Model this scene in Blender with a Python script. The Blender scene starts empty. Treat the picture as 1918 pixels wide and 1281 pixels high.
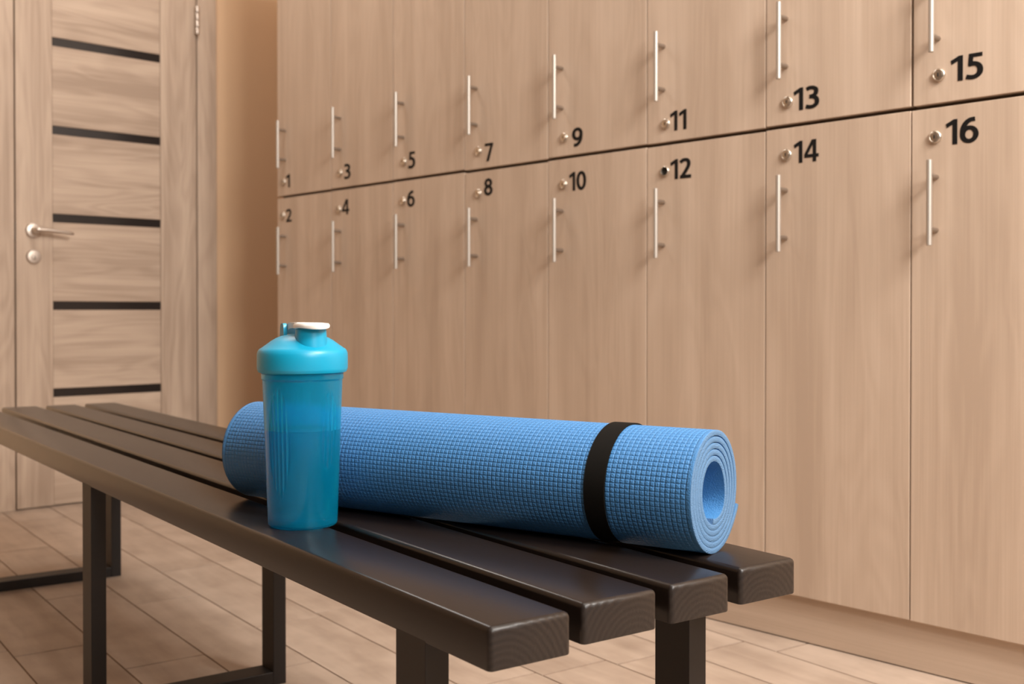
import bpy, bmesh, math, random
from mathutils import Vector, Matrix

S = bpy.context.scene
COL = S.collection
random.seed(7)
PI = math.pi

# ------------------------------------------------------------------ camera
HC = 0.67
F_PX = 2090.0
PITCH = math.radians(0.6)
PHI = math.atan(1943 / 2090)
cd = bpy.data.cameras.new('camera')
cam = bpy.data.objects.new('camera', cd)
COL.objects.link(cam)
d0 = Vector((-math.cos(PHI), math.sin(PHI), 0))
rt = Vector((d0.y, -d0.x, 0))
dv = (d0 * math.cos(PITCH) + Vector((0, 0, -math.sin(PITCH)))).normalized()
up = rt.cross(dv)
M = Matrix((rt, up, -dv)).transposed().to_4x4()
M.translation = Vector((0, 0, HC))
cam.matrix_world = M
cd.sensor_width = 36
cd.sensor_fit = 'HORIZONTAL'
cd.lens = F_PX / 1918 * 36
cd.shift_y = -(640.5 - 602.89) / 1918
cd.clip_start = 0.05
cd.clip_end = 60
cd.dof.use_dof = True
cd.dof.focus_distance = 1.2
cd.dof.aperture_fstop = 8.5
S.camera = cam

# ------------------------------------------------------------------ world, lights, exposure
S.view_settings.view_transform = 'Standard'
S.view_settings.look = 'None'
S.view_settings.exposure = 0.02
S.view_settings.gamma = 1.0
S.view_settings.use_curve_mapping = False
w = bpy.data.worlds.new('World')
S.world = w
w.use_nodes = True
w.node_tree.nodes['Background'].inputs[0].default_value = (1.0, 0.8, 0.62, 1)
w.node_tree.nodes['Background'].inputs[1].default_value = 0.02


def area(name, loc, target, sx, sy, power, color):
    l = bpy.data.lights.new(name, 'AREA')
    l.shape = 'RECTANGLE'
    l.size, l.size_y = sx, sy
    l.energy = power
    l.color = color
    o = bpy.data.objects.new(name, l)
    COL.objects.link(o)
    o.location = loc
    o.rotation_euler = (Vector(target) - Vector(loc)).to_track_quat('-Z', 'Y').to_euler()
    return o


WARM = (1.0, 0.965, 0.92)
area('key_lamp', (0.9, 1.25, 2.5), (-1.4, 1.5, 0.5), 0.8, 0.8, 112, WARM)
area('back_lamp', (1.9, 1.1, 2.1), (-1.5, 1.5, 0.6), 0.8, 0.8, 20, WARM)
area('side_lamp', (2.25, 0.2, 2.1), (-1.5, 1.5, 0.8), 0.8, 0.8, 70, WARM)
area('ceiling_lamp_centre', (-0.6, 1.1, 2.66), (-0.6, 1.1, 0), 1.2, 0.6, 14, WARM)
area('ceiling_lamp_entrance', (-2.9, 1.3, 2.66), (-2.9, 1.3, 0), 0.6, 0.6, 14, WARM)

# ------------------------------------------------------------------ materials


def mat(name):
    m = bpy.data.materials.new(name)
    m.use_nodes = True
    nt = m.node_tree
    return m, nt, nt.nodes['Principled BSDF']


def lk(nt, a, b):
    nt.links.new(a, b)


def node(nt, t, **kw):
    n = nt.nodes.new(t)
    for k, v in kw.items():
        setattr(n, k, v)
    return n


def simple(name, col, rough=0.5, metal=0.0, spec=0.5, bump=None):
    m, nt, p = mat(name)
    p.inputs['Base Color'].default_value = (*col, 1)
    p.inputs['Roughness'].default_value = rough
    p.inputs['Metallic'].default_value = metal
    p.inputs['Specular IOR Level'].default_value = spec
    if bump:
        sc, st, dist = bump
        tc = node(nt, 'ShaderNodeTexCoord')
        nz = node(nt, 'ShaderNodeTexNoise')
        nz.inputs['Scale'].default_value = sc
        nz.inputs['Detail'].default_value = 3
        bp = node(nt, 'ShaderNodeBump')
        bp.inputs['Strength'].default_value = st
        bp.inputs['Distance'].default_value = dist
        lk(nt, tc.outputs['Object'], nz.inputs['Vector'])
        lk(nt, nz.outputs['Fac'], bp.inputs['Height'])
        lk(nt, bp.outputs['Normal'], p.inputs['Normal'])
    return m


def wood(name, c_dark, c_mid, c_light, grain, rough=0.5, fine=1.0, figure=0.5):
    """pale laminate: broad soft bands, fine streaks and a slow cathedral figure along one axis"""
    m, nt, p = mat(name)
    tc = node(nt, 'ShaderNodeTexCoord')
    oi = node(nt, 'ShaderNodeObjectInfo')
    off = node(nt, 'ShaderNodeVectorMath', operation='SCALE')
    off.inputs[0].default_value = (37.0, 53.0, 71.0)
    lk(nt, oi.outputs['Random'], off.inputs['Scale'])
    add = node(nt, 'ShaderNodeVectorMath', operation='ADD')
    lk(nt, tc.outputs['Object'], add.inputs[0])
    lk(nt, off.outputs[0], add.inputs[1])

    def stretched(across, along, detail, rgh=0.5, dist=0.0):
        mp = node(nt, 'ShaderNodeMapping')
        s = [across, across, across]
        s['XYZ'.index(grain)] = along
        mp.inputs['Scale'].default_value = s
        lk(nt, add.outputs[0], mp.inputs['Vector'])
        nz = node(nt, 'ShaderNodeTexNoise')
        nz.inputs['Scale'].default_value = 1.0
        nz.inputs['Detail'].default_value = detail
        nz.inputs['Roughness'].default_value = rgh
        nz.inputs['Distortion'].default_value = dist
        lk(nt, mp.outputs[0], nz.inputs['Vector'])
        return nz.outputs['Fac']

    broad = stretched(14, 0.7, 2, 0.5, 0.3)
    streak = stretched(230, 2.6, 4, 0.65)
    fig = stretched(9, 1.3, 2, 0.5, 0.6)
    # figure: repeated contour lines of a slow noise
    mul = node(nt, 'ShaderNodeMath', operation='MULTIPLY')
    mul.inputs[1].default_value = 55
    lk(nt, fig, mul.inputs[0])
    sn = node(nt, 'ShaderNodeMath', operation='SINE')
    lk(nt, mul.outputs[0], sn.inputs[0])
    a1 = node(nt, 'ShaderNodeMath', operation='MULTIPLY_ADD')
    a1.inputs[1].default_value = 0.10 * figure
    lk(nt, sn.outputs[0], a1.inputs[0])
    lk(nt, broad, a1.inputs[2])
    a2 = node(nt, 'ShaderNodeMath', operation='MULTIPLY_ADD')
    a2.inputs[1].default_value = 0.55 * fine
    lk(nt, streak, a2.inputs[0])
    lk(nt, a1.outputs[0], a2.inputs[2])
    sub = node(nt, 'ShaderNodeMath', operation='SUBTRACT')
    sub.inputs[1].default_value = 0.275 * fine
    lk(nt, a2.outputs[0], sub.inputs[0])
    cr = node(nt, 'ShaderNodeValToRGB')
    e = cr.color_ramp.elements
    e[0].position, e[0].color = 0.28, (*c_dark, 1)
    e[1].position, e[1].color = 0.74, (*c_light, 1)
    n = e.new(0.52)
    n.color = (*c_mid, 1)
    lk(nt, sub.outputs[0], cr.inputs['Fac'])
    lk(nt, cr.outputs['Color'], p.inputs['Base Color'])
    p.inputs['Roughness'].default_value = rough
    p.inputs['Specular IOR Level'].default_value = 0.35
    bp = node(nt, 'ShaderNodeBump')
    bp.inputs['Strength'].default_value = 0.15
    bp.inputs['Distance'].default_value = 0.0005
    lk(nt, streak, bp.inputs['Height'])
    lk(nt, bp.outputs['Normal'], p.inputs['Normal'])
    return m


W_D, W_M, W_L = (0.46, 0.343, 0.256), (0.525, 0.399, 0.302), (0.58, 0.449, 0.346)
M_lock_v = wood('locker_laminate', W_D, W_M, W_L, 'Z', 0.5)
M_plinth = wood('plinth_laminate', W_D, W_M, W_L, 'X', 0.5)
D_D, D_M, D_L = (0.36, 0.260, 0.190), (0.47, 0.350, 0.262), (0.55, 0.420, 0.318)
M_door_v = wood('door_veneer_upright', D_D, D_M, D_L, 'Z', 0.5, 1.0, 0.6)
M_door_h = wood('door_veneer_level', D_D, D_M, D_L, 'Y', 0.5, 1.0, 0.6)
M_carcass = simple('carcass_board', (0.16, 0.10, 0.06), 0.7)
M_glass = simple('dark_glass', (0.022, 0.017, 0.015), 0.22, 0, 0.5)
M_wall_far = simple('far_wall_low_bounce', (0.10, 0.075, 0.058), 0.9, 0, 0.2)  # unseen walls, coloured dark so less light bounces onto mat and bench front
M_wall = simple('plaster', (0.76, 0.53, 0.34), 0.85, 0, 0.2, (60, 0.1, 0.002))
M_ceil = simple('ceiling_paint', (0.75, 0.68, 0.6), 0.9, 0, 0.2)
M_steel = simple('brushed_steel', (0.47, 0.42, 0.37), 0.45, 0.6)
M_post = simple('steel_post', (0.36, 0.30, 0.25), 0.4, 0.9)
M_nickel = simple('satin_nickel', (0.60, 0.52, 0.45), 0.40, 0.9)
M_lock = simple('lock_metal', (0.60, 0.53, 0.45), 0.30, 0.95)
M_dark = simple('dark_recess', (0.012, 0.009, 0.007), 0.8)
M_black = simple('black_vinyl', (0.007, 0.006, 0.006), 0.6, 0, 0.2)
M_frame = simple('bench_frame_paint', (0.009, 0.006, 0.005), 0.5, 0, 0.4)


def bench_wood():
    m, nt, p = mat('bench_paint')
    p.inputs['Base Color'].default_value = (0.0135, 0.0088, 0.0068, 1)
    p.inputs['Roughness'].default_value = 0.28
    p.inputs['Specular IOR Level'].default_value = 0.42
    tc = node(nt, 'ShaderNodeTexCoord')
    mp = node(nt, 'ShaderNodeMapping')
    mp.inputs['Scale'].default_value = (6, 130, 130)
    nz = node(nt, 'ShaderNodeTexNoise')
    nz.inputs['Scale'].default_value = 1
    nz.inputs['Detail'].default_value = 3
    lk(nt, tc.outputs['Object'], mp.inputs['Vector'])
    lk(nt, mp.outputs[0], nz.inputs['Vector'])
    bp = node(nt, 'ShaderNodeBump')
    bp.inputs['Strength'].default_value = 0.10
    bp.inputs['Distance'].default_value = 0.001
    lk(nt, nz.outputs['Fac'], bp.inputs['Height'])
    lk(nt, bp.outputs['Normal'], p.inputs['Normal'])
    return m


def end_grain():
    m, nt, p = mat('bench_end_grain')
    p.inputs['Roughness'].default_value = 0.38
    p.inputs['Specular IOR Level'].default_value = 0.35
    tc = node(nt, 'ShaderNodeTexCoord')
    oi = node(nt, 'ShaderNodeObjectInfo')
    mp = node(nt, 'ShaderNodeMapping')
    mp.inputs['Scale'].default_value = (0, 1, 1)
    cb = node(nt, 'ShaderNodeCombineXYZ')
    mm = node(nt, 'ShaderNodeMath', operation='MULTIPLY_ADD')
    mm.inputs[1].default_value = 0.06
    mm.inputs[2].default_value = -0.03
    lk(nt, oi.outputs['Random'], mm.inputs[0])
    lk(nt, mm.outputs[0], cb.inputs['Y'])
    cb.inputs['Z'].default_value = -0.368
    lk(nt, tc.outputs['Object'], mp.inputs['Vector'])
    lk(nt, cb.outputs[0], mp.inputs['Location'])
    wv = node(nt, 'ShaderNodeTexWave', wave_type='RINGS', rings_direction='X')
    wv.inputs['Scale'].default_value = 55
    wv.inputs['Distortion'].default_value = 1.6
    wv.inputs['Detail'].default_value = 2
    wv.inputs['Detail Scale'].default_value = 1.0
    lk(nt, mp.outputs[0], wv.inputs['Vector'])
    cr = node(nt, 'ShaderNodeValToRGB')
    cr.color_ramp.elements[0].color = (0.015, 0.0108, 0.009, 1)
    cr.color_ramp.elements[1].color = (0.021, 0.0152, 0.0128, 1)
    lk(nt, wv.outputs['Fac'], cr.inputs['Fac'])
    lk(nt, cr.outputs['Color'], p.inputs['Base Color'])
    bp = node(nt, 'ShaderNodeBump')
    bp.inputs['Strength'].default_value = 0.22
    bp.inputs['Distance'].default_value = 0.0006
    nz = node(nt, 'ShaderNodeTexNoise')
    nz.inputs['Scale'].default_value = 330
    nz.inputs['Detail'].default_value = 2
    lk(nt, tc.outputs['Object'], nz.inputs['Vector'])
    ad = node(nt, 'ShaderNodeMath', operation='MULTIPLY_ADD')
    ad.inputs[1].default_value = 1.6
    lk(nt, nz.outputs['Fac'], ad.inputs[0])
    lk(nt, wv.outputs['Fac'], ad.inputs[2])
    lk(nt, ad.outputs[0], bp.inputs['Height'])
    lk(nt, bp.outputs['Normal'], p.inputs['Normal'])
    return m


M_bench = bench_wood()
M_end = end_grain()


def tile_mat():
    m, nt, p = mat('plank_tile')
    geo = node(nt, 'ShaderNodeNewGeometry')
    tc = node(nt, 'ShaderNodeTexCoord')
    off = node(nt, 'ShaderNodeVectorMath', operation='SCALE')
    off.inputs[0].default_value = (31, 17, 43)
    lk(nt, geo.outputs['Random Per Island'], off.inputs['Scale'])
    add = node(nt, 'ShaderNodeVectorMath', operation='ADD')
    lk(nt, tc.outputs['Object'], add.inputs[0])
    lk(nt, off.outputs[0], add.inputs[1])
    mp = node(nt, 'ShaderNodeMapping')
    mp.inputs['Scale'].default_value = (3.5, 22, 1)
    lk(nt, add.outputs[0], mp.inputs['Vector'])
    n1 = node(nt, 'ShaderNodeTexNoise')
    n1.inputs['Scale'].default_value = 1
    n1.inputs['Detail'].default_value = 5
    n1.inputs['Roughness'].default_value = 0.6
    n1.inputs['Distortion'].default_value = 0.5
    lk(nt, mp.outputs[0], n1.inputs['Vector'])
    n2 = node(nt, 'ShaderNodeTexNoise')
    n2.inputs['Scale'].default_value = 9
    n2.inputs['Detail'].default_value = 3
    lk(nt, add.outputs[0], n2.inputs['Vector'])
    a = node(nt, 'ShaderNodeMath', operation='ADD')
    lk(nt, n1.outputs['Fac'], a.inputs[0])
    lk(nt, n2.outputs['Fac'], a.inputs[1])
    b = node(nt, 'ShaderNodeMath', operation='MULTIPLY_ADD')
    b.inputs[1].default_value = 0.22
    lk(nt, geo.outputs['Random Per Island'], b.inputs[0])
    lk(nt, a.outputs[0], b.inputs[2])
    mr = node(nt, 'ShaderNodeMapRange')
    mr.inputs['From Min'].default_value = 0.70
    mr.inputs['From Max'].default_value = 1.50
    lk(nt, b.outputs[0], mr.inputs['Value'])
    cr = node(nt, 'ShaderNodeValToRGB')
    e = cr.color_ramp.elements
    e[0].color = (0.31, 0.228, 0.172, 1)
    e[1].color = (0.50, 0.390, 0.308, 1)
    lk(nt, mr.outputs[0], cr.inputs['Fac'])
    lk(nt, cr.outputs['Color'], p.inputs['Base Color'])
    p.inputs['Roughness'].default_value = 0.5
    p.inputs['Specular IOR Level'].default_value = 0.35
    return m


M_tile = tile_mat()
M_grout = simple('grout', (0.15, 0.088, 0.052), 0.9)

# mat foam
M_foam = simple('blue_foam', (0.062, 0.225, 0.50), 0.46, 0, 0.45, (700, 0.8, 0.0011))
M_foam_cut = simple('blue_foam_cut', (0.125, 0.25, 0.44), 0.8, 0, 0.15, (900, 1.0, 0.0022))
M_strap = simple('black_elastic', (0.008, 0.007, 0.006), 0.85, 0, 0.1, (1500, 0.4, 0.0004))

# bottle plastics
M_lid = simple('cyan_plastic', (0.003, 0.305, 0.50), 0.36, 0, 0.5)
M_cap = simple('white_plastic', (0.86, 0.82, 0.78), 0.4, 0, 0.5)


def cup_mat():
    m, nt, p = mat('frosted_cyan_plastic')
    p.inputs['Base Color'].default_value = (0.16, 0.82, 1.0, 1)
    p.inputs['Roughness'].default_value = 0.16
    p.inputs['IOR'].default_value = 1.42
    p.inputs['Transmission Weight'].default_value = 1.0
    tr = node(nt, 'ShaderNodeBsdfTranslucent')
    tr.inputs['Color'].default_value = (0.004, 0.58, 0.92, 1)
    df = node(nt, 'ShaderNodeBsdfDiffuse')
    df.inputs['Color'].default_value = (0.003, 0.42, 0.66, 1)
    mx = node(nt, 'ShaderNodeMixShader')
    mx.inputs[0].default_value = 0.5
    lk(nt, tr.outputs[0], mx.inputs[1])
    lk(nt, df.outputs[0], mx.inputs[2])
    m2 = node(nt, 'ShaderNodeMixShader')
    m2.inputs[0].default_value = 0.29
    lk(nt, p.outputs[0], m2.inputs[1])
    lk(nt, mx.outputs[0], m2.inputs[2])
    lk(nt, m2.outputs[0], nt.nodes['Material Output'].inputs['Surface'])
    return m


def water_mat():
    m, nt, p = mat('water')
    p.inputs['Base Color'].default_value = (0.62, 0.90, 1.0, 1)
    p.inputs['Roughness'].default_value = 0.02
    p.inputs['IOR'].default_value = 1.33
    p.inputs['Transmission Weight'].default_value = 1.0
    return m


M_cup = cup_mat()
M_water = water_mat()

# ------------------------------------------------------------------ mesh helpers


def link(name, me, m=None, parent=None, loc=None):
    me.name = name
    o = bpy.data.objects.new(name, me)
    if m:
        for x in (m if isinstance(m, (list, tuple)) else [m]):
            me.materials.append(x)
    COL.objects.link(o)
    if parent:
        o.parent = parent
    if loc:
        o.location = loc
    return o


def from_bm(name, bm, m, parent=None, loc=None, smooth=False):
    bmesh.ops.recalc_face_normals(bm, faces=bm.faces)
    me = bpy.data.meshes.new(name)
    bm.to_mesh(me)
    bm.free()
    if smooth:
        for p in me.polygons:
            p.use_smooth = True
    return link(name, me, m, parent, loc)


def add_box(bm, x0, x1, y0, y1, z0, z1, bev=0.0, seg=2):
    vs = [bm.verts.new(p) for p in ((x0, y0, z0), (x1, y0, z0), (x1, y1, z0), (x0, y1, z0),
                                    (x0, y0, z1), (x1, y0, z1), (x1, y1, z1), (x0, y1, z1))]
    fs = [bm.faces.new([vs[i] for i in f]) for f in
          ((0, 3, 2, 1), (4, 5, 6, 7), (0, 1, 5, 4), (1, 2, 6, 5), (2, 3, 7, 6), (3, 0, 4, 7))]
    if bev:
        es = {e for f in fs for e in f.edges}
        bmesh.ops.bevel(bm, geom=list(es), offset=bev, segments=seg, affect='EDGES', profile=0.5)


def box(name, x0, x1, y0, y1, z0, z1, m, parent=None, bev=0.0, seg=2, loc=None):
    bm = bmesh.new()
    add_box(bm, x0, x1, y0, y1, z0, z1, bev, seg)
    return from_bm(name, bm, m, parent, loc)


def add_lathe(bm, prof, mtx, n=32):
    """prof: (r, h) pairs revolved about local z, then moved by mtx"""
    rings = []
    for r, h in prof:
        if r < 1e-6:
            rings.append([bm.verts.new(mtx @ Vector((0, 0, h)))])
        else:
            rings.append([bm.verts.new(mtx @ Vector((r * math.cos(2 * PI * i / n), r * math.sin(2 * PI * i / n), h)))
                          for i in range(n)])
    for a, b in zip(rings, rings[1:]):
        for i in range(n):
            j = (i + 1) % n
            if len(a) == 1 and len(b) == 1:
                continue
            if len(a) == 1:
                bm.faces.new((a[0], b[i], b[j]))
            elif len(b) == 1:
                bm.faces.new((a[i], b[0], a[j]))
            else:
                bm.faces.new((a[i], b[i], b[j], a[j]))


def smooth_by_angle(o, deg=35):
    me = o.data
    bm = bmesh.new()
    bm.from_mesh(me)
    lim = math.radians(deg)
    for f in bm.faces:
        f.smooth = True
    for e in bm.edges:
        if len(e.link_faces) == 2 and e.calc_face_angle(0) > lim:
            e.smooth = False
    bm.to_mesh(me)
    bm.free()
    return o


def add_tube(bm, pts, radii, n=14, cap=True, flat=1.0):
    rings = []
    prev = None
    for i, p in enumerate(pts):
        p = Vector(p)
        a = Vector(pts[max(i - 1, 0)])
        b = Vector(pts[min(i + 1, len(pts) - 1)])
        t = (b - a).normalized()
        if prev is None:
            u = t.cross(Vector((0, 0, 1)))
            if u.length < 1e-3:
                u = t.cross(Vector((1, 0, 0)))
        else:
            u = prev - t * prev.dot(t)
        u.normalize()
        prev = u
        v = t.cross(u)
        r = radii[i] if isinstance(radii, (list, tuple)) else radii
        rings.append([bm.verts.new(p + r * (math.cos(2 * PI * k / n) * u + flat * math.sin(2 * PI * k / n) * v))
                      for k in range(n)])
    for a, b in zip(rings, rings[1:]):
        for k in range(n):
            j = (k + 1) % n
            bm.faces.new((a[k], a[j], b[j], b[k]))
    if cap:
        bm.faces.new(list(reversed(rings[0])))
        bm.faces.new(rings[-1])


def empty(name, loc=(0, 0, 0), rz=0.0):
    o = bpy.data.objects.new(name, None)
    COL.objects.link(o)
    o.location = loc
    o.rotation_euler = (0, 0, rz)
    o.empty_display_size = 0.1
    return o


def tag(o, label, cat, group=None):
    o['label'] = label
    o['category'] = cat
    if group:
        o['group'] = group
    return o


def struct(o, label, cat):
    o['kind'] = 'structure'
    o['label'] = label
    o['category'] = cat
    return o


def copy_tree(o, parent=None):
    c = o.copy()
    COL.objects.link(c)
    c.parent = parent
    for ch in list(o.children):
        copy_tree(ch, c)
    return c


# ------------------------------------------------------------------ room shell
XD = -3.85           # face of the door
YL = 1.94            # face of the locker doors
ROT = math.radians(-7.3)   # the floor planks and the bench both lie 7 degrees off the lockers


def build_floor():
    bm = bmesh.new()
    ca, sa = math.cos(ROT), math.sin(ROT)
    add_box(bm, -4.02, 2.72, -4.72, 2.56, -0.05, -0.0015)
    for f in bm.faces:
        f.material_index = 1
    v0 = 0.6215
    known = {-1: -2.308, 0: -2.109, 1: -2.557, 2: -2.226, 4: -1.627, 6: -1.557}
    L, g = 0.61, 0.0016
    rnd = random.Random(3)
    for r in range(-40, 20):
        va, vb = v0 + 0.153 * r + g, v0 + 0.153 * (r + 1) - g
        j0 = known.get(r, rnd.uniform(0, L))
        k0 = math.floor((-5.0 - j0) / L)
        for k in range(k0, k0 + 14):
            ua, ub = j0 + L * k + g * 1.5, j0 + L * (k + 1) - g * 1.5
            poly = [(ua, va), (ub, va), (ub, vb), (ua, vb)]
            pts = [(u * ca - v * sa, u * sa + v * ca) for u, v in poly]
            # clip to the room rectangle
            for ax, lim, sg in ((0, -4.02, 1), (0, 2.72, -1), (1, -4.72, 1), (1, 2.56, -1)):
                out = []
                for i in range(len(pts)):
                    p, q = pts[i], pts[(i + 1) % len(pts)]
                    ip, iq = (p[ax] - lim) * sg >= 0, (q[ax] - lim) * sg >= 0
                    if ip:
                        out.append(p)
                    if ip != iq:
                        t = (lim - p[ax]) / (q[ax] - p[ax])
                        out.append((p[0] + t * (q[0] - p[0]), p[1] + t * (q[1] - p[1])))
                pts = out
                if len(pts) < 3:
                    break
            if len(pts) < 3:
                continue
            top = [bm.verts.new((x, y, 0.0)) for x, y in pts]
            bot = [bm.verts.new((x, y, -0.0015)) for x, y in pts]
            bm.faces.new(top)
            n = len(pts)
            for i in range(n):
                bm.faces.new((bot[i], bot[(i + 1) % n], top[(i + 1) % n], top[i]))
    # rotate the mesh into the planks' own frame so the grain follows them
    bmesh.ops.transform(bm, matrix=Matrix.Rotation(-ROT, 4, 'Z'), verts=bm.verts)
    o = from_bm('floor', bm, [M_tile, M_grout])
    o.rotation_euler = (0, 0, ROT)
    return struct(o, 'beige wood-look plank tile floor with dark grout lines', 'floor')


build_floor()
CZ = 2.7
struct(box('ceiling', -4.02, 2.72, -4.72, 2.56, CZ, CZ + 0.06, M_ceil), 'pale ceiling above the room', 'ceiling')
struct(box('wall_back', -4.02, 2.72, 2.44, 2.56, 0, CZ, M_wall), 'beige wall behind the lockers', 'wall')
struct(box('wall_right', 2.6, 2.72, -4.6, 2.44, 0, CZ, M_wall_far), 'wall at the right end of the room, darkened to cut bounce light', 'wall')
struct(box('wall_front', -4.02, 2.72, -4.72, -4.6, 0, CZ, M_wall_far), 'wall facing the lockers, darkened to cut bounce light', 'wall')
bm = bmesh.new()
WX0, WX1 = -4.02, -3.862
OY0, OY1, OZ = 1.262, 2.036, 2.085
add_box(bm, WX0, WX1, -4.6, OY0, 0, CZ)
add_box(bm, WX0, WX1, OY1, 2.44, 0, CZ)
add_box(bm, WX0, WX1, OY0, OY1, OZ, CZ)
struct(from_bm('wall_left', bm, M_wall), 'beige plaster wall with the door, in shade beside the lockers', 'wall')

# door casing with jambs and stop
DY0, DY1, DZ = 1.3225, 1.9735, 2.03
bm = bmesh.new()
for (a, b) in ((1.243, DY0 - 0.0055), (DY1 + 0.0045, 2.0555)):
    add_box(bm, WX1 + 0.0005, XD + 0.003, a, b, 0, 2.11, 0.002, 2)
add_box(bm, WX1 + 0.0005, XD + 0.003, DY0 - 0.0055, DY1 + 0.0045, DZ + 0.004, 2.11, 0.002, 2)
add_box(bm, -4.0, WX1, OY0 + 0.001, DY0 - 0.0055, 0, DZ + 0.03)
add_box(bm, -4.0, WX1, DY1 + 0.0045, OY1 - 0.001, 0, DZ + 0.03)
add_box(bm, -4.0, -3.896, DY0 - 0.006, DY0 + 0.014, 0, DZ)
add_box(bm, -4.0, -3.896, DY1 - 0.014, DY1 + 0.006, 0, DZ)
struct(from_bm('trim_1', bm, M_door_v), 'wood-grain casing around the door', 'door frame')

# door leaf: core with stiles, panels and dark glass strips
door = box('door_1', -3.888, -3.858, DY0 + 0.002, DY1 - 0.002, 0.006, DZ - 0.002, M_carcass)
struct(door, 'wood-grain door with horizontal dark glass strips', 'door')
SY0, SY1 = 1.4445, 1.8325
box('stile', -3.892, XD, DY0, SY0 - 0.0008, 0.004, DZ, M_door_v, door, 0.0012, 2)
box('stile', -3.892, XD, SY1 + 0.0008, DY1, 0.004, DZ, M_door_v, door, 0.0012, 2)
tops = [1.8985, 1.599, 1.2985, 0.999, 0.700, 0.402]
edges = [DZ]
for t in tops:
    edges += [t, t - 0.0285]
edges.append(0.004)
for i in range(0, len(edges), 2):
    hi, lo = edges[i], edges[i + 1]
    if hi - lo > 0.02:
        box('panel', -3.8885, XD - 0.002, SY0 + 0.0004, SY1 - 0.0004, lo + 0.0006, hi - 0.0006, M_door_h, door, 0.0012, 2)
for t in tops:
    box('glass_strip', -3.8885, XD - 0.0035, SY0 + 0.0004, SY1 - 0.0004, t - 0.0285, t, M_glass, door)['label'] = 'dark glass strip'

RX = Matrix.Rotation(PI / 2, 4, 'Y')     # local z -> world +x


def at_door(y, z, x=XD):
    return Matrix.Translation((x, y, z)) @ RX


# lever handle on a round rose
bm = bmesh.new()
HY, HZ = 1.3785, 0.9385
add_lathe(bm, [(0, 0), (0.0255, 0), (0.0255, 0.005), (0.0225, 0.0085), (0.012, 0.010), (0.0105, 0.040), (0.0, 0.040)], at_door(HY, HZ), 36)
hd = from_bm('door_handle', bm, M_nickel, door)
smooth_by_angle(hd)
hd['label'] = 'satin metal lever handle'
bm = bmesh.new()
pts, rad = [], []
for i in range(17):
    t = i / 16
    pts.append((XD + 0.040 + 0.008 * math.sin(t * PI * 0.5), HY - 0.010 + 0.128 * t, HZ + 0.001 - 0.001 * t - 0.009 * t * t))
    rad.append(0.0125 * (1 - 0.52 * t) if 0 < i < 16 else 0.006 * (1 - 0.3 * t))
add_tube(bm, pts, rad, 16, True, 0.8)
lv = from_bm('lever', bm, M_nickel, hd, smooth=True)
# key escutcheon
bm = bmesh.new()
add_lathe(bm, [(0, 0), (0.0245, 0), (0.0245, 0.004), (0.021, 0.008), (0.0105, 0.009), (0.0095, 0.013), (0, 0.0135)], at_door(1.3795, 0.8505), 36)
es = smooth_by_angle(from_bm('key_escutcheon', bm, M_nickel, door))
bm = bmesh.new()
add_box(bm, XD + 0.0125, XD + 0.0142, 1.3782, 1.3808, 0.842, 0.853)
from_bm('keyhole', bm, M_dark, es)
# hinges
for hz in (1.745, 0.20):
    bm = bmesh.new()
    for k in range(4):
        z0 = hz - 0.053 + k * 0.0268
        add_lathe(bm, [(0, z0), (0.007, z0), (0.0078, z0 + 0.0012), (0.0078, z0 + 0.0246), (0.007, z0 + 0.0258), (0, z0 + 0.0258)],
                  Matrix.Translation((XD + 0.012, 1.9720, 0)), 18)
    add_box(bm, XD - 0.0005, XD + 0.006, 1.9690, 1.9750, hz - 0.053, hz + 0.053)
    smooth_by_angle(from_bm('hinge', bm, M_nickel, door))['label'] = 'pale metal hinge'
# strike plate on the casing edge
box('latch', XD - 0.012, XD + 0.0004, DY0 - 0.0052, DY0 - 0.0006, 0.905, 0.965, M_dark, door)

# ------------------------------------------------------------------ digits (bold humanist, drawn as strokes)


def spline(pts, closed=False, n=10):
    out = []
    P = [Vector((p[0], p[1])) for p in pts]
    m = len(P)
    segs = m if closed else m - 1
    for i in range(segs):
        if closed:
            a, b, c, d = P[(i - 1) % m], P[i], P[(i + 1) % m], P[(i + 2) % m]
        else:
            a, b, c, d = P[max(i - 1, 0)], P[i], P[i + 1], P[min(i + 2, m - 1)]
        for k in range(n):
            t = k / n
            out.append(0.5 * ((2 * b) + (c - a) * t + (2 * a - 5 * b + 4 * c - d) * t * t + (3 * b - a - 3 * c + d) * t ** 3))
    if not closed:
        out.append(P[-1])
    return out


WX, WY = 0.215, 0.17


def ell(cx, cy, rx, ry, n=28):
    return [(cx + rx * math.cos(2 * PI * i / n), cy + ry * math.sin(2 * PI * i / n)) for i in range(n)]


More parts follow.
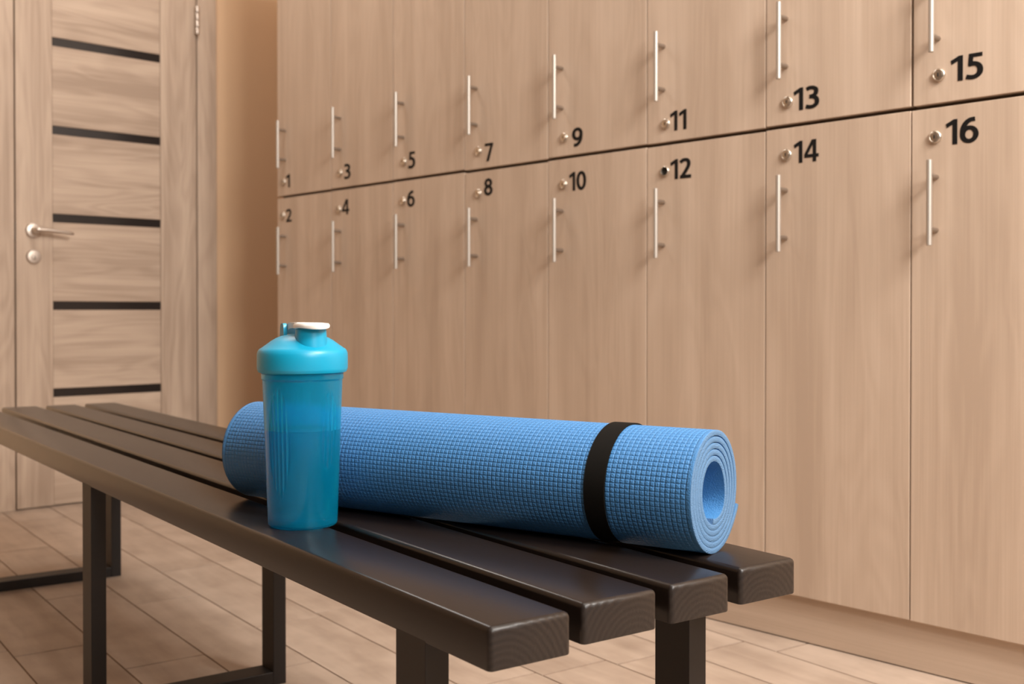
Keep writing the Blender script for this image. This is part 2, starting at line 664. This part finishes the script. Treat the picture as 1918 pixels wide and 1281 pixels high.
def glyph(ch):
    """list of (kind, points, closed); width"""
    h = WY / 2
    if ch == '1':
        return [('poly', [(.27, 0), (.47, 0), (.47, 1), (.31, 1), (.27, .975)], 0), ('poly', [(.27, .79), (.27, .975), (0.0, .84), (.04, .68)], 0)], .50
    if ch == '2':
        return [('line', spline([(.05, .80), (.17, .89), (.33, .92), (.49, .88), (.555, .74), (.52, .58), (.40, .40), (.16, .10)]), 0),
                ('poly', [(.03, 0), (.70, 0), (.70, WY), (.03, WY)], 0)], .73
    if ch == '3':
        return [('line', spline([(.06, .87), (.20, .92), (.36, .91), (.50, .83), (.51, .68), (.40, .57), (.20, .535)]), 0),
                ('line', spline([(.20, .535), (.42, .50), (.55, .38), (.54, .20), (.40, .10), (.22, .08), (.03, .13)]), 0)], .68
    if ch == '4':
        return [('poly', [(.44, 0), (.63, 0), (.63, 1), (.44, 1)], 0), ('poly', [(0.0, .20), (.76, .20), (.76, .35), (.0, .35)], 0),
                ('poly', [(.0, .35), (.165, .33), (.50, .86), (.44, 1.0), (.40, 1.0)], 0)], .77
    if ch == '5':
        return [('poly', [(.13, .845), (.63, .845), (.63, 1), (.13, 1)], 0), ('poly', [(.13, 1), (.30, 1), (.27, .56), (.09, .53)], 0),
                ('line', spline([(.12, .58), (.30, .60), (.46, .54), (.545, .40), (.53, .22), (.40, .10), (.22, .075), (.03, .12)]), 0)], .68
    if ch == '6':
        return [('line', ell(.37, .335, .265, .262), 1),
                ('line', spline([(.60, .92), (.40, .90), (.23, .78), (.13, .58), (.108, .36)]), 0)], .74
    if ch == '7':
        return [('poly', [(.0, .845), (.66, .845), (.66, 1), (.0, 1)], 0), ('poly', [(.45, .86), (.66, .86), (.66, .90), (.33, 0), (.12, 0)], 0)], .68
    if ch == '8':
        return [('line', ell(.36, .735, .225, .190), 1), ('line', ell(.36, .295, .262, .222), 1)], .72
    if ch == '9':
        return [('line', ell(.36, .665, .265, .262), 1),
                ('line', spline([(.13, .08), (.33, .10), (.50, .22), (.60, .42), (.622, .64)]), 0)], .74
    return [('line', ell(.37, .5, .27, .425), 1)], .74


def number_mesh(text, x0, x1, z0, z1, bold):
    """text filling the given box on the door plane y=0, standing off it by half a millimetre"""
    H = z1 - z0
    xs, total = [], 0.0
    for ch in text:
        g, wd = glyph(ch)
        xs.append(total)
        total += wd + 0.07
    total -= 0.07
    sx = (x1 - x0) / total
    bm = bmesh.new()

    lay = [0]

    def P(x, y, ox):
        return (x0 + (x + ox) * sx, -0.0005 - 0.00012 * lay[0], z0 + y * H)
    for ch, ox in zip(text, xs):
        g, wd = glyph(ch)
        for si, (kind, pts, closed) in enumerate(g):
            lay[0] = si
            if kind == 'poly':
                bm.faces.new([bm.verts.new(P(x, y, ox)) for x, y in pts])
            else:
                P2 = [Vector((p[0], p[1])) for p in pts]
                n = len(P2)
                L, R = [], []
                for i in range(n):
                    a = P2[(i - 1) % n] if closed else P2[max(i - 1, 0)]
                    b = P2[(i + 1) % n] if closed else P2[min(i + 1, n - 1)]
                    t = (b - a).normalized()
                    nr = Vector((-t.y, t.x))
                    o = Vector((nr.x * WX * bold / 2, nr.y * WY * bold / 2))
                    L.append(bm.verts.new(P(P2[i].x + o.x, P2[i].y + o.y, ox)))
                    R.append(bm.verts.new(P(P2[i].x - o.x, P2[i].y - o.y, ox)))
                for i in range(n if closed else n - 1):
                    j = (i + 1) % n
                    bm.faces.new((L[i], L[j], R[j], R[i]))
    faces = list(bm.faces)
    r = bmesh.ops.extrude_face_region(bm, geom=faces)
    for v in [e for e in r['geom'] if isinstance(e, bmesh.types.BMVert)]:
        v.co.y = -0.0001
    return bm


# ------------------------------------------------------------------ lockers
CW = 0.3165
XR0 = -1.007 - CW * 7      # left edge of the first column
ZB, ZM, ZT = 0.0955, 1.040, 1.985
GAPH = 0.0040
DT = 0.018
# number box (x0,x1,z0,z1) from the left edge of the locker, lock (x,z), measured on the doors
NUM = {1: (.054, .080, 1.069, 1.112), 2: (.054, .089, .957, .999), 3: (.069, .104, 1.067, 1.113), 4: (.059, .097, .960, 1.006),
       5: (.071, .104, 1.069, 1.116), 6: (.066, .101, .961, 1.006), 7: (.082, .115, 1.060, 1.107), 8: (.079, .112, .971, 1.015),
       9: (.083, .118, 1.062, 1.107), 10: (.073, .129, .957, 1.002), 11: (.067, .114, 1.066, 1.110), 12: (.068, .127, .959, 1.003),
       13: (.066, .125, 1.068, 1.113), 14: (.067, .124, .963, 1.007), 15: (.072, .132, 1.078, 1.123), 16: (.066, .126, .966, 1.011)}
LOCK = {1: (.043, 1.090), 2: (.038, .980), 3: (.051, 1.089), 4: (.045, .978), 5: (.054, 1.091), 6: (.050, .980), 7: (.060, 1.090), 8: (.059, .979),
        9: (.059, 1.088), 10: (.057, .975), 11: (.058, 1.084), 12: (.056, .979), 13: (.055, 1.088), 14: (.053, .982), 15: (.053, 1.094), 16: (.049, .983)}
JIT = [0.0, 0.0008, 0.0016, -0.0012, 0.0008, -0.0004, 0.0010, 0.0004]

# one upper and one lower prototype of body, door and handle; every locker is a copy of them
mesh_cache = {}


def door_mesh(upper):
    z0, z1 = (ZM + GAPH, ZT) if upper else (ZB, ZM - GAPH)
    bm = bmesh.new()
    add_box(bm, 0.0013, CW - 0.0013, -DT / 2, DT / 2, z0, z1, 0.0010, 2)
    return bm


def handle_meshes():
    p = 0.028
    bm = bmesh.new()
    add_lathe(bm, [(0, -0.077), (0.0042, -0.077), (0.0050, -0.0762), (0.0050, 0.0762), (0.0042, 0.077), (0, 0.077)],
              Matrix.Translation((0, -p, 0)), 20)
    h = from_bm('handle', bm, M_steel)
    smooth_by_angle(h)
    for s in (-0.048, 0.048):
        bm = bmesh.new()
        add_lathe(bm, [(0.0048, 0.0), (0.0048, p - 0.004), (0, p - 0.004)], Matrix.Translation((0, 0, s)) @ Matrix.Rotation(PI / 2, 4, 'X'), 16)
        q = from_bm('handle_post', bm, M_post, h)
        smooth_by_angle(q)
        q['label'] = 'darker steel post of the handle'
    return h


def lock_meshes(missing):
    rx = Matrix.Rotation(PI / 2, 4, 'X')
    bm = bmesh.new()
    if missing:
        prof = [(0.0118, 0.0), (0.0118, 0.0030), (0.0108, 0.0048), (0.0094, 0.0054), (0.0090, 0.0046), (0.0090, 0.0006), (0.0, 0.0006)]
    else:
        prof = [(0.0118, 0.0), (0.0118, 0.0030), (0.0108, 0.0048), (0.0090, 0.0054), (0.0082, 0.0046), (0.0076, 0.0046), (0.0070, 0.0058), (0.0, 0.0063)]
    add_lathe(bm, prof, rx, 32)
    l = from_bm('lock', bm, M_lock)
    smooth_by_angle(l, 50)
    bm = bmesh.new()
    if missing:
        add_lathe(bm, [(0.0088, 0.0009), (0.0, 0.0009)], rx, 24)
        k = from_bm('empty_bore', bm, M_dark, l)
        k['label'] = 'dark empty hole where the lock core is missing'
    else:
        add_box(bm, -0.0012, 0.0012, -0.0068, -0.0060, -0.0034, 0.0034)
        k = from_bm('keyhole', bm, M_dark, l)
    return l


H0 = handle_meshes()
L0 = lock_meshes(False)
LM = lock_meshes(True)
protos = [H0, L0, LM]

for n in range(1, 17):
    c = (n - 1) // 2
    upper = n % 2 == 1
    xl = XR0 + CW * c
    root = empty('locker', (xl, YL, ZM if upper else ZB))
    base = ZM if upper else ZB
    # carcass behind the door
    bm = bmesh.new()
    if upper:
        add_box(bm, 0.0003, CW - 0.0003, 0.0225, 0.47, ZM - base, ZT - base)
    else:
        add_box(bm, 0.0003, CW - 0.0003, 0.0225, 0.47, 0.0, ZM - base)
    from_bm('body', bm, M_carcass, root)
    dm = door_mesh(upper)
    shift = Vector(((0.0026 if upper and c == 7 else 0.0), 0, 0))
    dr = from_bm('door', dm, M_lock_v, root)
    dr.location = Vector((0, DT / 2, -base + JIT[c])) + shift
    hz = 1.2082 if upper else 0.8627
    h = copy_tree(H0, dr)
    h.location = (0.0490, -DT / 2, hz)
    l = copy_tree(LM if n == 12 else L0, dr)
    lx, lz = LOCK[n]
    l.location = (lx - 0.002, -DT / 2, lz)
    x0, x1, z0, z1 = NUM[n]
    nm = from_bm('number', number_mesh(str(n), x0, x1, z0, z1, 1.0), M_black, dr)
    nm.location = (0, -DT / 2, 0)
    nm['label'] = 'black number %d' % n
    if n == 12:
        lab = 'pale wood locker numbered 12 in the lower row, its lock hole empty and black'
    else:
        lab = 'pale wood locker numbered %d in the %s row, %s locker %d' % (n, 'upper' if upper else 'lower', 'above' if upper else 'below', n + 1 if upper else n - 1)
    tag(root, lab, 'locker', 'numbered wooden lockers along the wall')

for p in protos:
    for ch in list(p.children):
        bpy.data.objects.remove(ch)
    bpy.data.objects.remove(p)

struct(box('trim_2', XR0 + 0.0003, XR0 + 8 * CW - 0.0003, YL + 0.017, YL + 0.46, 0.0025, ZB - 0.0006, M_plinth), 'wood-grain plinth running under the lockers', 'plinth')

# ------------------------------------------------------------------ bench
BT = 0.42            # seat height
bench = empty('bench', (0, 0, 0), ROT)
tag(bench, 'long dark brown slatted wooden bench on flat metal frames', 'bench')
# u runs along the bench, v across it (away from the camera)
SL = [(0.4955, 0.578, -0.722), (0.601, 0.687, -0.735), (0.7065, 0.783, -0.738), (0.807, 0.888, -0.747)]
for i, (va, vb, ur) in enumerate(SL):
    ul = -3.085 - 0.006 * (i % 2)
    vc = (va + vb) / 2
    bm = bmesh.new()
    add_box(bm, ul, ur, va - vc, vb - vc, BT - 0.036, BT)
    bm.edges.ensure_lookup_table()
    zmid = BT - 0.018
    low = [e for e in bm.edges if all(v.co.z < zmid for v in e.verts)]
    high = [e for e in bm.edges if e not in low]
    bmesh.ops.bevel(bm, geom=high, offset=0.0052, segments=4, affect='EDGES', profile=0.5)
    low = [e for e in bm.edges if all(v.co.z < BT - 0.0355 for v in e.verts) and len(e.link_faces) == 2 and e.calc_face_angle(0) > 0.6]
    bmesh.ops.bevel(bm, geom=low, offset=0.0015, segments=2, affect='EDGES', profile=0.5)
    for f in bm.faces:
        if abs(f.normal.x) > 0.5:
            f.material_index = 1
    bmesh.ops.recalc_face_normals(bm, faces=bm.faces)
    for f in bm.faces:
        f.material_index = 1 if abs(f.normal.x) > 0.3 else 0
    o = from_bm('slat', bm, [M_bench, M_end], bench, (0, vc, 0), smooth=False)
    smooth_by_angle(o, 40)
FR = [-0.8195, -1.862, -2.858]
VF, VB = 0.4955, 0.8340
LW, LD = 0.051, 0.024
for ur in FR:
    for (a, b) in ((VF, VF + LD), (VB - LD, VB)):
        box('leg', ur - LW, ur, a, b, 0.0, BT - 0.0335, M_frame, bench, 0.0006, 2)
    box('foot_bar', ur - LW, ur, VF + LD, VB - LD, 0.0, 0.024, M_frame, bench, 0.0012, 2)
    box('cross_bar', ur - LW, ur, VF + LD, VB + 0.045, BT - 0.036 - 0.004, BT - 0.036, M_frame, bench)
    for (va, vb, _) in SL:
        bm = bmesh.new()
        vc = (va + vb) / 2 + (0.005 if va < 0.55 else 0)
        z1 = BT - 0.040
        add_lathe(bm, [(0, z1 - 0.006), (0.0042, z1 - 0.006), (0.0055, z1 - 0.004), (0.0055, z1), (0, z1)], Matrix.Translation((ur - LW / 2, vc, 0)), 12)
        from_bm('bolt', bm, M_post, bench)

# ------------------------------------------------------------------ rolled mat
MR = 0.0638
MC = Vector((-0.6975, 0.9347, BT + MR))
MA = math.radians(-14.3031)
MLEN = 0.657
axis = Vector((-math.cos(MA), math.sin(MA), 0))
# local frame: x towards the right end, y away, z up
ex = -axis
ey = Vector((-ex.y, ex.x, 0))
mroot = empty('yoga_mat')
mroot.matrix_world = Matrix(((ex.x, ey.x, 0, MC.x), (ex.y, ey.y, 0, MC.y), (0, 0, 1, BT), (0, 0, 0, 1)))
tag(mroot, 'rolled-up light blue foam yoga mat lying across the bench slats', 'yoga mat')


def mat_mesh():
    T0 = 0.0057
    NT = 5.23
    PSI0 = math.radians(-20)

    def sm(x):
        x = min(max(x, 0), 1)
        return x * x * (3 - 2 * x)

    def r_out(tau):
        psi = PSI0 - 2 * PI * tau
        n = math.floor(tau)
        s = n + sm((tau - n - 0.62) / 0.38)
        g = 0.00012 + 0.0013 * max(0.0, math.cos(psi - math.radians(40))) ** 1.2
        r = MR - s * (T0 + g) - 0.00012 * s
        if tau < 0.09:
            r += 0.0038 * (1 - tau / 0.09) ** 2
        return r

    def pt(tau, r, x):
        psi = PSI0 - 2 * PI * tau
        return (x, r * math.cos(psi), MR + r * math.sin(psi))
    verts, faces, mats = [], [], []

    def grid(rows, mi, flip=False):
        base = len(verts)
        n = len(rows[0])
        for r in rows:
            verts.extend(r)
        for i in range(len(rows) - 1):
            a = base + i * n
            for j in range(n - 1):
                q = (a + j, a + j + 1, a + n + j + 1, a + n + j)
                faces.append(q[::-1] if flip else q)
                mats.append(mi)
    # embossed outer turn
    NC, NX, SUB = 79, 117, 5
    offs = [0.0, 0.13, 0.24, 0.76, 0.87]
    prof = [0.0, 0.90, 1.0, 1.0, 0.90]
    rnd = random.Random(11)
    rows = []
    nu = NC * SUB
    nx = NX * SUB
    tmax = 1.0
    for i in range(nu + 1):
        tau = min(tmax, (i // SUB + offs[i % SUB]) / NC)
        r = r_out(tau)
        hc = prof[i % SUB]
        row = []
        for j in range(nx + 1):
            x = -MLEN + MLEN * min(1.0, (j // SUB + offs[j % SUB]) / NX)
            h = min(hc, prof[j % SUB])
            edge = min(j, nx - j)
            if edge < 4:
                h = 1.0 if edge else 0.6
            jit = 0.00005 * (rnd.random() - 0.5) if h > 0.5 else 0
            row.append(pt(tau, r - 0.0010 * (1 - h) + jit, x))
        rows.append(row)
    grid(rows, 0, True)
    # plain faces: the inner turns, the underside, the cut ends
    taus = []
    t = 0.0
    while t < NT:
        taus.append(t)
        t += 0.0125
    taus.append(NT)
    xs = [-MLEN + MLEN * k / 40 for k in range(41)]
    inn = [t for t in taus if t >= 0.9875]
    grid([[pt(t, r_out(t), x) for x in xs] for t in inn], 0, True)
    grid([[pt(t, r_out(t) - T0, x) for x in xs] for t in taus], 0)
    for x, fl in ((0.0, False), (-MLEN, True)):
        rr = []
        for t in taus:
            ro = r_out(t)
            sg = 1 if x == 0 else -1
            # a slightly rounded cut edge
            rr.append([pt(t, ro, x), pt(t, ro - 0.0002, x + sg * 0.0002), pt(t, ro - T0 + 0.0002, x + sg * 0.0002), pt(t, ro - T0, x)])
        grid(rr, 1, not fl)
    for t, fl in ((0.0, False), (NT, True)):
        grid([[pt(t, r_out(t), x) for x in xs], [pt(t, r_out(t) - T0, x) for x in xs]], 1, fl)
    me = bpy.data.meshes.new('rolled_foam')
    me.from_pydata(verts, [], faces)
    me.polygons.foreach_set('material_index', mats)
    me.polygons.foreach_set('use_smooth', [True] * len(faces))
    me.update()
    return me


link('rolled_foam', mat_mesh(), [M_foam, M_foam_cut], mroot)
# elastic strap around the roll
bm = bmesh.new()
x0, x1 = -0.1195, -0.0955
n = 96
ring = []
for i in range(n):
    a = 2 * PI * i / n
    bot = max(0, -math.sin(a))
    ro = MR + 0.0011 - 0.0008 * bot ** 4
    ri = MR - 0.0012
    tl = 0.0012 * math.sin(a)
    ring.append([bm.verts.new((x + tl, r * math.cos(a), MR + r * math.sin(a))) for x, r in ((x0, ri), (x0, ro), (x1, ro), (x1, ri))])
for i in range(n):
    A, B = ring[i], ring[(i + 1) % n]
    for k in range(3):
        bm.faces.new((A[k], A[k + 1], B[k + 1], B[k]))
st = from_bm('strap', bm, M_strap, mroot)
smooth_by_angle(st, 40)
st['label'] = 'black elastic strap'

# ------------------------------------------------------------------ shaker bottle
# local frame: x = picture right, y = away from the camera
bx, by = -1.1185, 0.7065
vd = Vector((bx, by, 0)).normalized()
bot = empty('shaker_bottle', (bx, by, BT), math.atan2(vd.y, vd.x) - PI / 2)
tag(bot, 'translucent cyan shaker bottle half full of water standing on the bench', 'bottle')


def cup():
    NA, NZ = 480, 150
    th = 0.0017
    z_top = 0.1800
    zones = [(-PI / 2 - math.radians(39), math.radians(21), 0.100, 0.062, 6), (-PI / 2 + math.radians(42), math.radians(17), 0.112, 0.047, 4),
             (PI / 2, math.radians(24), 0.100, 0.058, 5)]

    def ro(z):
        r = 0.0398 + (0.0460 - 0.0398) * min(z / 0.170, 1)
        if z < 0.004:
            r -= 0.004 * (1 - math.sqrt(max(0, 1 - ((0.004 - z) / 0.004) ** 2)))
        if z > 0.1705:
            r += 0.0012
        return r

    def dr(a, z):
        d = 0
        for c, w, zc, hl, k in zones:
            da = (a - c + PI) % (2 * PI) - PI
            if abs(da) < w:
                q = (da / w) ** 2 + ((z - zc) / hl) ** 2
                if q < 1:
                    s = min(1.0, (1 - q) * 5)
                    d += s * (-0.0007 + 0.0013 * math.cos(da / w * k * PI / 2) ** 6)
        return d
    verts, faces = [], []
    zs = [0.0, 0.0004, 0.0012, 0.0024, 0.004] + [0.004 + (z_top - 0.004) * i / NZ for i in range(1, NZ + 1)]
    rings = []
    for z in zs:
        b = len(verts)
        for i in range(NA):
            a = 2 * PI * i / NA
            r = ro(z) + dr(a, z)
            verts.append((r * math.cos(a), r * math.sin(a), z))
        rings.append(b)
    zi = [z_top] + [z_top - (z_top - 0.0045) * i / 24 for i in range(1, 25)] + [0.0030]
    for k, z in enumerate(zi):
        b = len(verts)
        for i in range(NA):
            a = 2 * PI * i / NA
            r = 0.0398 + (0.0460 - 0.0398) * min(z / 0.170, 1) - th - 0.0004
            if z < 0.004:
                r -= 0.0018
            verts.append((r * math.cos(a), r * math.sin(a), z))
        rings.append(b)
    for a, b in zip(rings, rings[1:]):
        for i in range(NA):
            j = (i + 1) % NA
            faces.append((a + i, a + j, b + j, b + i))
    c0 = len(verts)
    verts.append((0, 0, 0.0))
    c1 = len(verts)
    verts.append((0, 0, 0.0030))
    for i in range(NA):
        j = (i + 1) % NA
        faces.append((c0, rings[0] + j, rings[0] + i))
        faces.append((c1, rings[-1] + i, rings[-1] + j))
    me = bpy.data.meshes.new('cup')
    me.from_pydata(verts, [], faces)
    me.polygons.foreach_set('use_smooth', [True] * len(faces))
    me.update()
    return me


cp = link('cup', cup(), M_cup, bot)
smooth_by_angle(cp, 50)
cp['label'] = 'translucent cyan cup with ribbed grips'


def r_in(z):
    return 0.0398 + (0.0460 - 0.0398) * z / 0.170 - 0.0017 - 0.0004


bm = bmesh.new()
WL = 0.1115
prof = [(0, 0.0029), (r_in(0.003) - 0.0016, 0.0029), (r_in(0.0048) + 0.0003, 0.0048), (r_in(WL - 0.001) + 0.0003, WL - 0.001),
        (r_in(WL) + 0.0003, WL + 0.0006), (r_in(WL) - 0.0015, WL), (0, WL)]
add_lathe(bm, prof, Matrix.Identity(4), 96)
wt = smooth_by_angle(from_bm('water', bm, M_water, bot), 40)
wt['label'] = 'clear water filling the lower half'

# lid: skirt, shoulder and dome
bm = bmesh.new()
prof = [(0.0475, 0.1775), (0.0505, 0.1785), (0.0515, 0.1805), (0.0522, 0.1830), (0.0522, 0.1960), (0.0520, 0.2000), (0.0510, 0.2030), (0.0495, 0.2050),
        (0.0470, 0.2065), (0.0420, 0.2100), (0.0360, 0.2145), (0.0300, 0.2180), (0.0240, 0.2203), (0.0150, 0.2218), (0.0, 0.2222)]
prof = [(0.0, 0.1762), (0.0466, 0.1762)] + prof
add_lathe(bm, prof, Matrix.Identity(4), 96)
lid = smooth_by_angle(from_bm('lid', bm, M_lid, bot), 42)
lid['label'] = 'opaque cyan screw lid'
# axis of loop - spout - tab
AX = Vector((0.36, -0.933, 0))
PX = Vector((0.933, 0.36, 0))
sc = AX * 0.0262
bm = bmesh.new()
add_lathe(bm, [(0.0192, 0.1990), (0.0188, 0.2100), (0.0180, 0.2180), (0.0174, 0.2280), (0.0166, 0.2288), (0, 0.2288)], Matrix.Translation(sc), 48)
smooth_by_angle(from_bm('spout', bm, M_lid, bot), 40)['label'] = 'short cyan drinking spout'
# carry loop: two arms and a cross pin behind the spout
lc = -AX * 0.032
bm = bmesh.new()
for s in (-1, 1):
    prev = []
    for (dz, half, off) in ((0.2060, 0.0075, 0.0), (0.2180, 0.0068, 0.0), (0.2280, 0.0060, 0.0005), (0.2325, 0.0050, 0.0008), (0.2345, 0.0028, 0.001)):
        cpt = lc + PX * s * 0.0115
        q = []
        for (ua, wa) in ((-half, -0.0022), (half, -0.0022), (half, 0.0022), (-half, 0.0022)):
            p = cpt + AX * (ua + off) + PX * wa
            q.append(bm.verts.new((p.x, p.y, dz)))
        if prev:
            for k in range(4):
                bm.faces.new((prev[k], prev[(k + 1) % 4], q[(k + 1) % 4], q[k]))
        else:
            bm.faces.new(q[::-1])
        prev = q
    bm.faces.new(prev)
smooth_by_angle(from_bm('hinge_bracket', bm, M_lid, bot), 40)['label'] = 'cyan hinge bracket'
# flip cap: flat rounded plate over the spout, a tab beyond it, an arm back to the bracket
bm = bmesh.new()
sec = []
N = 40
outl = []
for i in range(N):
    a = 2 * PI * i / N
    ca, sa = math.cos(a), math.sin(a)
    rr = 0.0200
    xx = rr * ca
    if ca > 0:
        xx = rr * ca * 1.45
    outl.append((xx, rr * sa * (1.0 if ca < 0.55 else 1 - 0.25 * (ca - 0.55))))


def capz(x):
    return 0.0010 * math.cos((x + 0.004) / 0.016 * PI)


layers = []
for (k, z) in ((0.90, 0.2288), (0.985, 0.2296), (1.0, 0.2312), (0.99, 0.2335), (0.93, 0.2350), (0.6, 0.2358), (0.3, 0.2360)):
    ring = []
    for (x, y) in outl:
        p = sc + AX * x * k + PX * y * k
        zz = z + (0.0009 * math.sin(x / 0.029 * PI * 1.3) if z < 0.2325 and x > 0 else 0) - (0.0010 if x > 0.022 else 0) * (z - 0.2285) / 0.007
        ring.append(bm.verts.new((p.x, p.y, zz)))
    layers.append(ring)
for a, b in zip(layers, layers[1:]):
    for i in range(N):
        j = (i + 1) % N
        bm.faces.new((a[i], a[j], b[j], b[i]))
bm.faces.new(layers[-1])
bm.faces.new(layers[0][::-1])
# arm
pr = []
for (x, z, h, wv) in ((-0.012, 0.2325, 0.0024, 0.0095), (-0.022, 0.2330, 0.0028, 0.0090), (-0.044, 0.2322, 0.0036, 0.0088), (-0.055, 0.2296, 0.0040, 0.0086), (-0.061, 0.2250, 0.0036, 0.0086)):
    c = sc + AX * x
    q = []
    for s, dz in ((-1, -h), (1, -h), (1, h), (-1, h)):
        p = c + PX * s * wv
        q.append(bm.verts.new((p.x, p.y, z + dz)))
    if pr:
        for k in range(4):
            bm.faces.new((pr[k], pr[(k + 1) % 4], q[(k + 1) % 4], q[k]))
    else:
        bm.faces.new(q[::-1])
    pr = q
bm.faces.new(pr)
smooth_by_angle(from_bm('flip_cap', bm, M_cap, bot), 40)['label'] = 'white flip cap'
